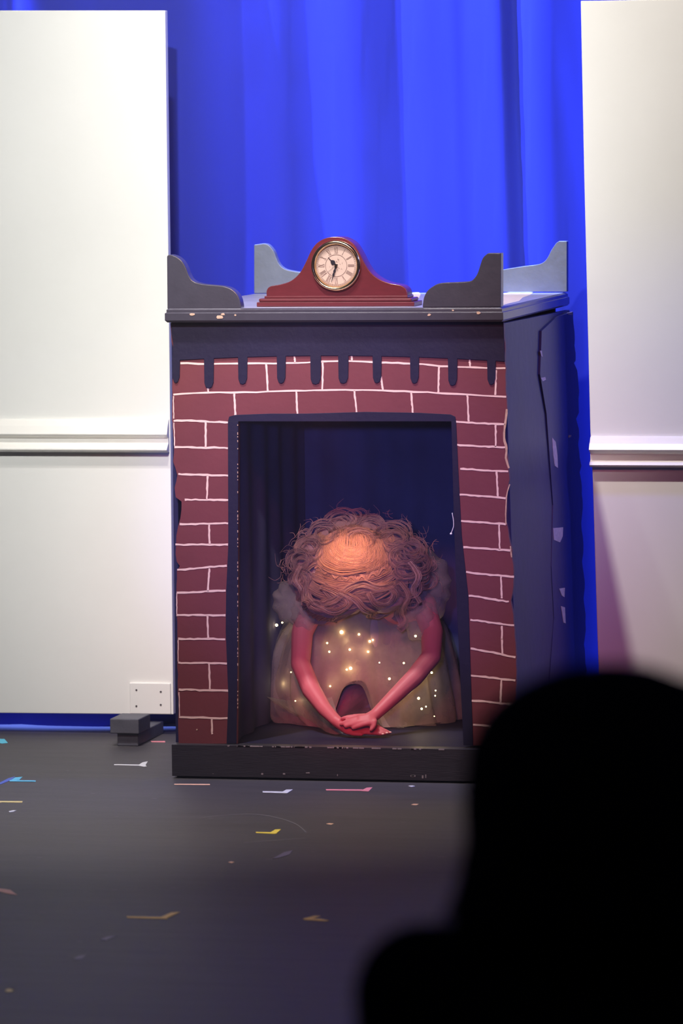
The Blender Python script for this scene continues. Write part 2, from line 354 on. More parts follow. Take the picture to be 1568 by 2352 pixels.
for l in (((398, 966), (524, 970)), ((400, 1027), (523, 1029)), ((409, 1089), (524, 1092)), ((424, 1148), (524, 1148)), ((412, 1204), (524, 1202)), ((403, 1251), (523, 1251)), ((407, 1309), (521, 1299)), ((406, 1361), (518, 1357)),
          ((405, 1413), (518, 1413)), ((409, 1467), (517, 1468)), ((409, 1522), (521, 1524)), ((410, 1584), (526, 1586)), ((411, 1647), (522, 1650)),
          ((1046, 969), (1160, 974)), ((1049, 1022), (1159, 1028)), ((1056, 1077), (1167, 1083)), ((1054, 1136), (1161, 1144)), ((1059, 1197), (1161, 1204)), ((1064, 1257), (1173, 1265)), ((1070, 1314), (1180, 1325)), ((1076, 1368), (1168, 1382)),
          ((1080, 1424), (1180, 1436)), ((1080, 1489), (1183, 1509)), ((1080, 1552), (1183, 1563)), ((1082, 1609), (1186, 1618)), ((1086, 1665), (1187, 1673))):
    stroke(mb, wob(l[0], l[1], 4), 4.6)
for l in (((406, 1362), (406, 1412)), ((409, 1468), (409, 1520)), ((398, 910), (399, 962)), ((399, 970), (401, 1024)), ((411, 1590), (412, 1645))):
    stroke(mb, wob(l[0], l[1], 3, 0), 2.2)
# foam showing along the chipped right edge
stroke(mb, [(1163, 940), (1160, 975), (1157, 1005), (1163, 1030), (1161, 1052), (1169, 1075)], 5, mi=2)
stroke(mb, [(1170, 1112), (1163, 1140), (1161, 1180), (1162, 1205)], 2.5, mi=2)
stroke(mb, [(1172, 1255), (1175, 1280)], 3, mi=2); stroke(mb, [(1189, 1610), (1191, 1640), (1189, 1655)], 4, mi=2)
for x, y, r in ((1152, 1468, 2), (452, 1676, 2), (600, 955, 2), (1140, 1650, 2.2)):
    c = P(x, y, YB-.001); mb.prism([(c.x+r/800*math.cos(t), YB-.001, c.z+r/800*math.sin(t)) for t in [i for i in range(6)]], (0, .001, 0), 2)
mb.build('brick_front', [m_brick, m_mortar, m_wear], fp_)
# toothed frieze under the mantel
mb = MB(); Yf = YB-.004
teeth = [(395, 413, 880), (468, 491, 892), (546, 568, 883), (635, 656, 881), (712, 737, 883), (776, 800, 881), (855, 876, 880), (941, 962, 881), (1028, 1050, 886), (1118, 1138, 884)]
low = []
def fe(x): return 817+.000085*(x-760)**2*1.0
for a, b, y in teeth:
    low += [(a, fe(a)), (a+1, y-12), (a+5, y-2), ((a+b)/2, y), (b-5, y-3), (b-1, y-14), (b, fe(b))]
mb.prism([P(x, y, Yf) for x, y in [(393, 738), (393, 765), (397, 790)]+low+[(1159, fe(1159)), (1156, 738)]], (0, .004, 0))
mb.build('toothed_frieze', m_black, fp_, bevel=.001)
# black border of the opening
mb = MB()
mb.prism([P(x, y, YB-.002) for x, y in [(547, 968), (523, 968), (526, 957), (540, 953), (620, 950), (700, 950), (840, 946), (960, 948), (1034, 952), (1045, 957), (1047, 968)]], (0, .003, 0))
mb.prism([P(x, y, YB-.002) for x, y in [(523, 968), (547, 968), (546, 1400), (543, 1708), (520, 1708), (524, 1600), (518, 1450), (519, 1360), (524, 1250)]], (0, .003, 0))
mb.prism([P(x, y, YB-.002) for x, y in [(1036, 968), (1047, 968), (1053, 1100), (1060, 1230), (1075, 1368), (1079, 1500), (1086, 1712), (1064, 1712), (1050, 1420), (1042, 1200)]], (0, .003, 0))
for y in range(975, 1640, 9):
    if random.random() < .55:
        c = P(545.5, y, YB-.0035); h = random.uniform(.003, .009); mb.box((c.x-.001, YB-.0035, c.z-h), (c.x+.0012, YB-.002, c.z), 1)
mb.build('opening_border', [m_black, m_wear], fp_, bevel=.0006)
# side wall panel at right, leaning out towards its foot, and plain one at left
def quadpanel(name, a, b, c, d, t, mts):
    mb = MB(); mb.prism([a, b, c, d], t); return mb.build(name, mts, fp_, bevel=.002)
A = P(1158, 742, YB+.02); B = P(1191, 1708, YB+.02); Cc = P(1308, 712, 1.06); Dd = P(1347, 1700, 1.06); Dd.z = .0; B.z = .0
quadpanel('side_panel', A, B, Dd, Cc, (-.016, 0, 0), m_side)
A2 = P(394, 742, YB+.02); B2 = P(403, 1708, YB+.02); B2.z = 0
quadpanel('side_panel', A2, B2, B2+Vector((0, 1.0, 0)), A2+Vector((0, 1.0, 0)), (.014, 0, 0), m_side)
n = (B-A).cross(Cc-A).normalized()
if n.x < 0: n = -n
mb = MB()
back = [(1315, 716), (1318, 760), (1322, 828), (1318, 834), (1326, 850), (1330, 900), (1329, 948), (1324, 962), (1330, 985), (1328, 1020), (1334, 1070), (1332, 1085), (1338, 1150), (1335, 1200), (1340, 1250), (1337, 1290), (1343, 1350), (1340, 1375), (1345, 1430), (1341, 1480), (1347, 1540), (1344, 1580), (1350, 1700)]
frnt = [(1258, 1700), (1262, 1560), (1272, 1420), (1266, 1300), (1270, 1160), (1262, 1050), (1255, 950), (1240, 860), (1244, 760), (1280, 727)]
off = A+n*.008
mb.prism([PL(x, y, off, n) for x, y in jag(back, 1.5)+frnt], -n*.008)
off2 = off+n*.001
for pts in ([(1268, 1005), (1276, 1015), (1280, 1045), (1281, 1075), (1274, 1070), (1270, 1040)], [(1270, 1213), (1293, 1211), (1292, 1232), (1286, 1246), (1272, 1240)], [(1284, 1352), (1297, 1350), (1296, 1372), (1290, 1368)],
            [(1288, 1392), (1297, 1395), (1299, 1432), (1294, 1430)], [(1302, 719), (1314, 716), (1315, 724), (1306, 723)], [(1242, 868), (1252, 866), (1254, 872), (1246, 876)], [(1240, 805), (1244, 806), (1246, 820), (1243, 818)], [(1306, 1000), (1312, 999), (1311, 1004), (1306, 1005)]):
    mb.prism([PL(x, y, off2, n) for x, y in pts], -n*.001, 1)
mb.build('rough_corner_strip', [m_side, m_wear], fp_, bevel=.004)
# cloth lined inside
X0 = P(547, 1300, YB).x-.02; X1 = P(1066, 1700, YB).x+.02
mb = MB()
N = 40
def fold(t, s): return .012*math.sin(t*31+s)+.008*math.sin(t*13+s*2)
vs = []; fs = []
for j in range(2):
    for i in range(N*4+1):
        t = i/(N*4); vs.append((X0-.01+(X1-X0+.02)*t, 1.03+fold(t, j*.4), .1 if j == 0 else 1.29))
for i in range(N*4): fs.append([i, i+1, N*4+2+i, N*4+1+i])
mb.add(vs, fs)
for X, s in ((X0-.012, 1), (X1+.012, -1)):
    vs = []; fs = []
    for j in range(2):
        for i in range(N*2+1):
            t = i/(N*2); vs.append((X+s*.5*fold(t, j), YB+.021+(1.0-YB)*t, .1 if j == 0 else 1.29))
    for i in range(N*2): fs.append([i, i+1, N*2+2+i, N*2+1+i])
    mb.add(vs, fs)
mb.box((X0-.02, YB+.02, 1.29), (X1+.02, 1.04, 1.30))
mb.build('cloth_lining', m_cloth, fp_, smooth=True)
mb = MB(); mb.box((B2.x+.02, YB+.02, .06), (B.x-.03, 1.05, .0985)); mb.build('hearth_floor', m_black, fp_)
mb = MB(); mb.box((A2.x+.02, 1.05, .0), (A.x-.03, 1.065, MZ-.045)); mb.build('back_panel', m_black, fp_)
# hearth beam
h0 = P(394, 1710, 0); h1 = P(1186, 1718, 0)
mb = MB(); mb.prism([(h0.x, 0, h0.z), (h1.x+.01, 0, h0.z), (h1.x+.01, 0, P(394, 1783, 0).z+.001), (h0.x, 0, P(394, 1783, 0).z+.001)], (0, YB+.02, 0))
for i in range(46):
    x = h0.x+.16+random.random()*.68 if random.random() < .75 else h0.x+random.random()*.9
    L = random.uniform(.004, .03); t = random.choice([0, 0, 0, 1])
    if t == 0: mb.box((x, -.0007, h0.z-.0035), (x+L, .0015, h0.z+.0006), 1)
    else: mb.box((x, -.0007, .012+random.random()*.01), (x+L*.5, 0, .013+random.random()*.012), 1)
mb.build('hearth_beam', [m_hearth, mat('pale_chipped_edge', (.30, .26, .27), .8)], fp_, bevel=.0025)
mb = MB()                            # recessed plinth carrying the beam
mb.box((h0.x+.03, .03, 0), (h1.x-.02, 1.04, .06)); mb.build('plinth', m_hearth, fp_)
# loose pale wire at the right jamb
mb = MB(); wp = [P(x, y, YB+.012) for x, y in path2([(1038, 1178), (1041, 1195), (1041, 1210), (1036, 1224)], 5)]
mb.tube(wp, .0013, 8); mb.ball(P(1035.5, 1226, YB+.012), .0036)
mb.build('loose_wire', mat('white_wire', (.75, .75, .85), .3, spec=.8), fp_, smooth=True)

# ------------------------------------------------------------------ mantel clock
CY = .085
ck = thing('mantel_clock', P(778, 704, CY), 'mahogany napoleon-hat mantel clock with brass-rimmed roman dial standing on the fireplace shelf', 'clock')
def poly(name, pts, Y, d, m_, bev=.003, seg=4, parent=ck):
    mb = MB(); mb.prism([P(x, y, Y) for x, y in pts], (0, d, 0)); o = mb.build(name, m_, parent, bevel=bev, bseg=seg); return o
zc = MZ+.0005
def slab(x0, x1, z0, z1, y0, y1, name, bev):
    mb = MB(); mb.box((P(x0, 690, y0).x, y0, z0), (P(x1, 690, y0).x, y1, z1)); return mb.build(name, m_wood, ck, bevel=bev, bseg=3)
zb1 = P(700, 694, CY).z; zb2 = P(700, 685.5, CY+.005).z; zb3 = P(700, 680, CY+.01).z
slab(589, 951, zc, zb1, CY, CY+.115, 'plinth', .002)
slab(594, 945, zb1, zb2, CY+.006, CY+.108, 'plinth_moulding', .004)
slab(607, 936, zb2, zb3, CY+.014, CY+.10, 'plinth_moulding', .002)
body = path2([(612, 681), (612, 668), (620, 658), (645, 653), (668, 645), (688, 627), (703, 600), (714, 576), (728, 558), (748, 547), (769, 544), (790, 547), (810, 559), (824, 580), (838, 607), (852, 627), (872, 642), (896, 651), (918, 655), (930, 662), (935, 672), (935, 681)], 4)
o = poly('clock_case', body, CY+.018, .072, m_wood, .006, 4)
for p in o.data.polygons: p.use_smooth = len(p.vertices) == 4
cx, cy_ = 770, 610.5; K = 1/((P(cx+100, cy_, CY).x-P(cx, cy_, CY).x)/100)
cc = P(cx, cy_, CY+.006); pxm = (P(cx+100, cy_, CY).x-cc.x)/100; pxm = .01*(P(cx+100, cy_, CY+.006).x-cc.x)
def revolve(name, prof_, m_, parent=ck, c=cc, n=64):     # prof: (radius, y)
    mb = MB(); vs = []; fs = []
    for r, yy in prof_:
        for k in range(n): a = 2*math.pi*k/n; vs.append((c.x+r*math.cos(a), yy, c.z+r*math.sin(a)))
    for j in range(len(prof_)-1):
        for k in range(n): fs.append([j*n+k, j*n+(k+1) % n, (j+1)*n+(k+1) % n, (j+1)*n+k])
    mb.add(vs, fs); return mb.build(name, m_, parent, smooth=True)
yc = CY+.018; q = pxm
revolve('bezel', [(57*q, yc), (57*q, yc-.006), (55.5*q, yc-.011), (52.5*q, yc-.013), (49.5*q, yc-.011), (47.5*q, yc-.006), (46.5*q, yc-.001)], m_brass)
dl = revolve('dial', [(47*q, yc-.0012), (30*q, yc-.0013), (.0001, yc-.0013)], m_dial)
mb = MB(); yd = yc-.0018
def ringband(r0, r1, n=64):
    for k in range(n):
        a = 2*math.pi*k/n; b = 2*math.pi*(k+1)/n
        mb.add([(dc.x+r*math.cos(t), yd, dc.z+r*math.sin(t)) for r, t in ((r0, a), (r1, a), (r1, b), (r0, b))], [[0, 1, 2, 3]])
dc = cc
ringband(45.0*q, 45.8*q); ringband(42.6*q, 43.2*q); ringband(24.2*q, 25.2*q)
def seg(a, b, w):
    d = (b[0]-a[0], b[1]-a[1]); l = math.hypot(*d); nx, ny = -d[1]/l*w/2, d[0]/l*w/2
    mb.add([(dc.x+x, yd, dc.z+z) for x, z in ((a[0]+nx, a[1]+ny), (b[0]+nx, b[1]+ny), (b[0]-nx, b[1]-ny), (a[0]-nx, a[1]-ny))], [[0, 1, 2, 3]])
for i in range(60):
    a = math.radians(i*6); seg((43*q*math.sin(a), 43*q*math.cos(a)), (45*q*math.sin(a), 45*q*math.cos(a)), .5*q)
ROM = ['XII', 'I', 'II', 'III', 'IIII', 'V', 'VI', 'VII', 'VIII', 'IX', 'X', 'XI']
for i, s in enumerate(ROM):
    a = math.radians(i*30); er = (math.sin(a), math.cos(a)); et = (math.cos(a), -math.sin(a))
    wd = {'I': 2.0, 'V': 5.0, 'X': 5.0}; tot = sum(wd[c] for c in s); u = -tot/2; r0, r1 = 27.5, 41
    def pt(t, r): return ((er[0]*r+et[0]*t)*q, (er[1]*r+et[1]*t)*q)
    for c in s:
        m_ = u+wd[c]/2
        if c == 'I': seg(pt(m_, r0), pt(m_, r1), .9*q)
        elif c == 'V': seg(pt(m_-1.9, r1), pt(m_, r0), 1.1*q); seg(pt(m_+1.9, r1), pt(m_, r0), .5*q)
        else: seg(pt(m_-1.9, r1), pt(m_+1.9, r0), 1.1*q); seg(pt(m_+1.9, r1), pt(m_-1.9, r0), .5*q)
        u += wd[c]
    seg(pt(-tot/2, r0), pt(tot/2, r0), .4*q); seg(pt(-tot/2, r1), pt(tot/2, r1), .4*q)
for i in range(26):
    a = random.uniform(0, 6.28); r = random.uniform(7, 16)*q; b = a+random.uniform(-2, 2)
    seg((r*math.cos(a), r*math.sin(a)), (r*math.cos(a)+3*q*math.cos(b), r*math.sin(a)+3*q*math.sin(b)), .45*q)
mb.build('numerals', m_ink, dl)
def hand(name, ang, prof_, Y, m_=m_hand):
    mb = MB(); a = math.radians(ang); er = (math.sin(a), math.cos(a)); et = (math.cos(a), -math.sin(a))
    L = [(er[0]*r+et[0]*w, er[1]*r+et[1]*w) for r, w in prof_]; R_ = [(er[0]*r-et[0]*w, er[1]*r-et[1]*w) for r, w in prof_[::-1]]
    mb.prism([(dc.x+x*q, Y, dc.z+z*q) for x, z in L+R_], (0, .0008, 0)); return mb.build(name, m_, ck)
hand('hour_hand', -44, [(0, 1.4), (5, 1.2), (7, 4.6), (11, 5.2), (14.5, 3.4), (16, 1.0), (26, .4)], yc-.0042)
hand('minute_hand', 197, [(-4, 3.2), (0, 3.0), (8, 1.2), (12, 2.6), (17, 1.4), (21, 2.4), (25, .9), (39, .35)], yc-.0056)
hand('second_hand', 233, [(-6, .4), (24, .25)], yc-.0066)
mb = MB(); mb.tube([(dc.x, yc-.008, dc.z), (dc.x, yc-.001, dc.z)], 3*q, 12); mb.build('hand_hub', m_brass, ck)

# ------------------------------------------------------------------ tape marks and scraps on the stage floor
TAPES = {'white': (.75, .75, .78), 'cyan': (.10, .55, .75), 'blue': (.06, .12, .5), 'yellow': (1, .70, .10), 'pale_yellow': (.8, .65, .25), 'peach': (.85, .50, .34),
         'pink': (.85, .28, .33), 'orange': (1, .62, .14), 'salmon': (.75, .36, .28), 'dull': (.14, .12, .19)}
TM = {k: mat(k+'_tape', v, .5, var=.15, vscale=60) for k, v in TAPES.items()}
def tape(col, label, *polys, name='tape_mark', cat='tape mark', group='tape marks on the stage floor'):
    mb = MB()
    for k, pl in enumerate(polys):
        mb.prism([PZ(x, y, .0009+.0003*k) for x, y in pl], (0, 0, -.0009))
    c = Vector((0, 0, 0))
    o = mb.build(name, TM[col]); return tag(o, label, cat, group)
tape('white', 'white L-shaped tape mark on the floor between the grey panel foot and the fireplace', [(262, 1755), (320, 1756), (320, 1758.5), (262, 1757)], [(316, 1758), (327, 1751), (339, 1748.5), (334, 1757), (337, 1760), (330, 1761)])
tape('cyan', 'short pale blue tape mark at the left edge, just in front of the curtain', [(-10, 1697), (10, 1697), (18, 1706), (4, 1707.5), (-10, 1704)])
tape('cyan', 'cyan L-shaped tape mark near the left edge of the floor', [(22, 1793), (35, 1785.5), (52, 1784), (44, 1791)], [(22, 1791.5), (82, 1792.5), (82, 1795), (22, 1794.5)])
tape('blue', 'dark blue tape strip running into the cyan L mark at the left edge', [(-12, 1803), (20, 1787), (35, 1783), (26, 1791), (2, 1801)])
tape('pale_yellow', 'straight yellow tape strip at the left edge, below the blue marks', [(-12, 1839.5), (52, 1840), (51, 1843), (5, 1842.5), (-12, 1845)])
tape('peach', 'straight peach tape strip on the floor under the left end of the hearth', [(400, 1800), (482, 1800.5), (482, 1803), (400, 1802)])
tape('white', 'white L-shaped tape mark on the floor in front of the hearth', [(603, 1817), (651, 1818), (658, 1821.5), (603, 1819.8)], [(645, 1820), (657, 1813.5), (672, 1813), (659, 1821.5)])
tape('pink', 'pink L-shaped tape mark on the floor in front of the hearth', [(748, 1812.5), (832, 1813), (832, 1816), (749, 1815)], [(828, 1816), (842, 1809), (855, 1808), (846, 1817.5)])
tape('yellow', 'small bright yellow L-shaped tape mark in the middle of the floor', [(587, 1910.5), (630, 1911.5), (631, 1915), (588, 1912.8)], [(617, 1913.5), (632, 1905), (645, 1904.5), (634, 1914.5)])
tape('orange', 'large worn yellow L-shaped tape mark in the lower left of the floor', [(291, 2104.5), (385, 2106), (384, 2110), (292, 2107.5)], [(362, 2109), (393, 2095.5), (413, 2094.5), (380, 2110)])
tape('orange', 'worn arrow-shaped yellow tape mark in the lower middle of the floor', [(695, 2110), (722, 2103), (736, 2103.5), (716, 2110), (727, 2111)], [(697, 2109), (735, 2110), (755, 2114), (745, 2115), (698, 2112)])
tape('salmon', 'worn salmon tape corner at the left edge of the floor', [(-10, 2040), (10, 2041.5), (24, 2044), (39, 2055), (18, 2052), (-5, 2046)])
tape('pink', 'thin faded pink tape strip on the floor beside the grey panel foot', [(346, 1702), (379, 1702), (379, 1704.5), (348, 1704)])
tape('dull', 'faint grey-blue tape remnant on the floor below the small yellow mark', [(626, 1972), (652, 1957), (672, 1953), (664, 1963), (640, 1970)])
tape('dull', 'faint grey-blue tape remnant low on the left of the floor, above another', [(230, 2158), (244, 2151), (268, 2149), (252, 2156), (244, 2160)])
tape('dull', 'faint grey-blue tape remnant lowest on the left of the floor', [(166, 2203), (180, 2195), (198, 2193), (186, 2203)])
G = 'small scraps on the stage floor'
tape('pale_yellow', 'tiny dull yellow dot of tape at the lower left edge of the floor', [(12, 2274), (20, 2271), (31, 2273), (26, 2277), (14, 2277)], name='tape_scrap', cat='scrap', group=G)
tape('peach', 'tiny cream paper scrap on the floor beside the dark head', [(944, 1848), (950, 1846), (961, 1846.5), (956, 1849)], name='paper_scrap', cat='scrap', group=G)
tape('peach', 'tiny cream paper scrap on the floor right of the small yellow mark', [(749, 1892), (756, 1890.5), (766, 1891.5), (760, 1894)], name='paper_scrap', cat='scrap', group=G)
tape('white', 'tiny pale paper scrap on the floor under the yellow strip at left', [(20, 1863), (30, 1861), (38, 1861), (30, 1864), (22, 1865)], name='paper_scrap', cat='scrap', group=G)
tape('peach', 'tiny cream scrap on the floor below the small yellow mark, at centre', [(524, 1980), (530, 1978.5), (538, 1979.5), (532, 1982)], name='paper_scrap', cat='scrap', group=G)
tape('white', 'tiny pale scrap on the floor against the shadow under the hearth', [(937, 1805), (946, 1804), (953, 1805.5), (945, 1807)], name='paper_scrap', cat='scrap', group=G)

# ------------------------------------------------------------------ girl bowed inside the fireplace
girl = thing('person', (.30, .6, .0985), 'person kneeling bowed in the fireplace, curly hair over face, in a fairy-lit tulle dress', 'person')
def hp(x, y, Y): return P(x, y, Y)
mb = MB()
S1 = hp(718, 1400, .50); S2 = hp(972, 1390, .50)
neck = hp(830, 1345, .50); chest = hp(840, 1400, .60); belly = Vector((chest.x, .74, .31)); pelvis = Vector((chest.x, .86, .25))
mb.limb([(pelvis, .105), (belly, .095), (chest, .095), (neck+Vector((0, .04, -.01)), .05), (neck, .042)])
mb.limb([(S1, .040), (chest, .07)]); mb.limb([(S2, .040), (chest, .07)])
for sx in (-1, 1):
    kn = Vector((chest.x+sx*.10, .60, .165)); an = Vector((chest.x+sx*.07, .93, .14))
    mb.limb([(pelvis+Vector((sx*.06, 0, -.02)), .078), (kn, .060)]); mb.limb([(kn, .055), ((kn+an)/2, .045), (an, .030)]); mb.limb([(an, .028), (an+Vector((0, .06, -.01)), .02)])
# arms
E1 = hp(690, 1525, .40); W1 = hp(771, 1655, .235)
mb.limb([(S1, .036), (hp(694, 1450, .47), .033), (E1, .029), (hp(715, 1585, .34), .0285), (hp(745, 1628, .28), .022), (W1, .0175)])
E2 = hp(990, 1508, .40); W2 = hp(862, 1641, .235)
mb.limb([(S2, .036), (hp(992, 1450, .47), .033), (E2, .029), (hp(952, 1555, .34), .0275), (hp(905, 1600, .28), .0225), (W2, .0175)])
# lower hand: palm flat on the hearth, fingers to the right
YH = .225
def fing(pts, r):
    n = len(pts); mb.limb([(p, r*(1-.28*i/(n-1))) for i, p in enumerate(pts)])
mb.limb([(W1, .0175), (hp(795, 1672, YH), .0175), (hp(822, 1678, YH), .0165)])
mb.limb([(hp(785, 1662, YH+.012), .016), (hp(835, 1668, YH+.014), .014)])
fing([hp(822, 1681, YH-.006), hp(845, 1682, YH-.008), hp(862, 1684, YH-.01), hp(876, 1685.5, YH-.01)], .0085)
fing([hp(828, 1673, YH), hp(855, 1673, YH), hp(872, 1679, YH-.002), hp(885, 1684, YH-.004)], .0088)
fing([hp(832, 1667, YH+.01), hp(860, 1668, YH+.01), hp(878, 1676, YH+.008), hp(893, 1683, YH+.006)], .0085)
fing([hp(832, 1662, YH+.02), hp(858, 1664, YH+.02), hp(874, 1672, YH+.02), hp(884, 1679, YH+.02)], .0075)
fing([hp(795, 1680, YH-.01), hp(812, 1685, YH-.018), hp(830, 1686.5, YH-.02)], .0085)
# upper hand: lies over the lower, fingers slant down-left
YT = YH-.022
mb.limb([(W2, .0175), (hp(846, 1649, YT+.014), .0155), (hp(828, 1652, YT+.008), .013)])
mb.limb([(W2, .016), (hp(848, 1658, YT+.004), .014)])
fing([hp(838, 1644, YT+.02), hp(815, 1645, YT+.018), hp(798, 1647, YT+.016), hp(786, 1650, YT+.014)], .0078)
fing([hp(836, 1650, YT+.008), hp(812, 1653, YT+.004), hp(795, 1658, YT+.002), hp(783, 1663, YT)], .0085)
fing([hp(844, 1655, YT), hp(822, 1659, YT-.004), hp(806, 1664, YT-.006), hp(794, 1668, YT-.006)], .0087)
fing([hp(852, 1660, YT-.002), hp(836, 1663, YT-.007), hp(822, 1668, YT-.009), hp(811, 1672, YT-.008)], .0085)
fing([hp(860, 1657, YT+.002), hp(858, 1668, YT-.004), hp(852, 1676, YT-.008)], .0088)
# head, bowed so the crown faces the house
hc = hp(812, 1300, .43)
crown = Vector((0, -.62, .78)).normalized(); fwd = Vector((0, -.78, -.62)).normalized()      # crown axis, face axis
hm = Matrix((Vector((1, 0, 0)), fwd, crown)).transposed()
mb.ball(hc, (.074, .090, .100), hm, nu=20, nv=14)
def fl3(x, f, c): return hc+hm @ Vector((x, f, c))
mb.ball(fl3(0, .030, -.060), (.050, .055, .055), hm)                    # jaw
mb.limb([(fl3(0, .088, .0), .008), (fl3(0, .104, -.028), .010)])        # nose
for sx in (-1, 1):
    mb.ball(fl3(sx*.030, .076, .005), (.014, .010, .008), hm); mb.ball(fl3(sx*.075, -.005, -.01), (.008, .018, .028), hm)
mb.ball(fl3(0, .086, -.058), (.022, .008, .007), hm)
mb.limb([(neck, .04), (fl3(0, -.03, -.05), .042)])
body = mb.build('body', m_skin, girl); voxel(body, .0034, 3, .5)
# nails
for (x, y, Y) in ((888, 1683.5, YH-.008), (879, 1686, YH-.016), (896, 1682, YH+.001)):
    n_ = MB(); n_.ball(hp(x, y, Y), (.0045, .003, .0028), nu=8, nv=6); n_.build('fingernail', m_nail, body, smooth=True)

# hair: a soft mass under many curls
def hairmat(name, c):
    return mat(name, c, .5, spec=.35, var=.3, vscale=60)
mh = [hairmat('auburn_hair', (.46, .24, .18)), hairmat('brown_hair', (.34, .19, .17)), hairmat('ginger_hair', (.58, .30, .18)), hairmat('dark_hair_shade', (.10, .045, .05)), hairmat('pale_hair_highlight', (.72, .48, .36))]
mb = MB()
mb.ball(hp(812, 1292, .435), (.105, .115, .105), nu=24, nv=16)
mb.ball(hp(735, 1300, .47), (.085, .09, .10)); mb.ball(hp(905, 1295, .47), (.095, .09, .105)); mb.ball(hp(930, 1340, .48), (.07, .07, .075)); mb.ball(hp(718, 1345, .47), (.055, .06, .07))
mb.ball(hp(812, 1355, .41), (.125, .085, .055)); mb.ball(hp(780, 1385, .40), (.09, .06, .035)); mb.ball(hp(880, 1375, .41), (.07, .05, .045)); mb.ball(hp(820, 1250, .50), (.12, .09, .09))
cap = mb.build('hair_mass', mh[1], girl); voxel(cap, .008, 6, .6)
bm = bmesh.new(); bm.from_mesh(cap.data); bmesh.ops.subdivide_edges(bm, edges=bm.edges, cuts=1)
for v in bm.verts:
    v.co += v.normal*(.009*noise.noise(v.co*26)+.006*noise.noise(Vector((v.co.x*14, v.co.y*14, v.co.z*70))))
bm.to_mesh(cap.data); bm.free()
cap.name = 'hair'
def shellY(x, y):                       # depth of the hair surface seen at a pixel
    best = .47
    for cx_, cy2, Y0, rx, ry, d in ((812, 1300, .435, 95, 92, .125), (735, 1312, .47, 78, 85, .095), (905, 1305, .47, 86, 90, .095), (812, 1362, .41, 108, 50, .09), (790, 1388, .40, 90, 34, .07), (925, 1345, .48, 62, 66, .075)):
        u = ((x-cx_)/rx)**2+((y-cy2)/ry)**2
        if u < 1: best = min(best, Y0-d*math.sqrt(1-u))
    return best
HB = MB()
def strand(pts, r, mi, lift=0, n=5, sides=4):
    q = []
    for (x, y) in path2(pts, n): q.append(P(x, y, shellY(x, y)-lift))
    # smooth depth along the strand
    ys = [p.y for p in q]
    for _ in range(3): ys = [(ys[max(i-1, 0)]+2*ys[i]+ys[min(i+1, len(ys)-1)])/4 for i in range(len(ys))]
    for p, yy in zip(q, ys): p.y = yy
    L = len(q); HB.tube(q, [r*(.5+.5*math.sin(math.pi*min(1, (i+1)/L*.9+.1))) for i in range(L)], sides, mi, cap=False)
U = random.uniform
def lock(ctrl, width, count, r=(.0004, .0009), mis=(0, 1, 2), lift=(0, .012), jit=1.5):
    for k in range(int(count*2.6)):
        s = U(-1, 1)*1.15; ph = U(0, 6.3); wv = U(0, 2.2); L = len(ctrl); pts = []
        for i, (x, y) in enumerate(ctrl):
            a = ctrl[max(i-1, 0)]; b = ctrl[min(i+1, L-1)]; tx, ty = b[0]-a[0], b[1]-a[1]; l = math.hypot(tx, ty) or 1
            w_ = s*width*(.55+.45*math.sin(math.pi*(i+.5)/L))+wv*math.sin(ph+i*1.4)
            pts.append((x-ty/l*w_+U(-jit, jit)*.4, y+tx/l*w_+U(-jit, jit)*.4))
        strand(pts, U(*r), random.choice(mis), U(*lift))
# smooth top swept round the crown, down to the head band
for k in range(520):
    f = U(.18, 1.0); tw = U(-5, 5); e = U(-.35, .2); e2 = U(-.2, .35); pts = []
    for i in range(9):
        a = math.pi*(1.0-e)-(math.pi*(1-e-e2))*i/8
        rx = 92*f; ry = 82*f
        pts.append((815+(1-f)*-12+rx*math.cos(a)+tw*.3, 1238+(1-f)*6+ry*math.sin(a)*(1 if math.sin(a) > 0 else .5)+tw))
    strand(pts, U(.0004, .0008), random.choice((2, 2, 0)), U(.001, .007), 4)
for k in range(260):
    a = U(-1, 1); x0 = 812+a*40+U(-8, 8); y0 = 1200+U(-10, 14); sw = 26*U(.3, 1)
    strand([(x0, y0), (x0+sw+a*20, y0+30), (x0+sw*1.4+a*40, y0+70), (x0+sw*.6+a*52, y0+115)], U(.0004, .0008), random.choice((2, 0, 0)), U(.003, .009), 5)
# plaited band across the brow
for off in (0, 2.1, 4.2):
    for kk in range(9):
        pts = []
        for i in range(40):
            t = i/39; x = 722+t*190; y = 1300+34*math.sin(math.pi*t)*1.0+(-10*t)+5.0*math.sin(i*1.25+off)
            pts.append((x+U(-.4, .4), y+kk*.7-3))
        strand(pts, .0013, random.choice((2, 0)), .004+.003*math.sin(off)+kk*.0002, 2)
lock([(715, 1322), (760, 1340), (812, 1346), (865, 1338), (905, 1318)], 9, 50, mis=(0, 2, 0), lift=(.002, .010))
lock([(725, 1312), (770, 1330), (815, 1338), (860, 1330), (900, 1308)], 8, 40, mis=(2, 2, 0), lift=(.002, .008))
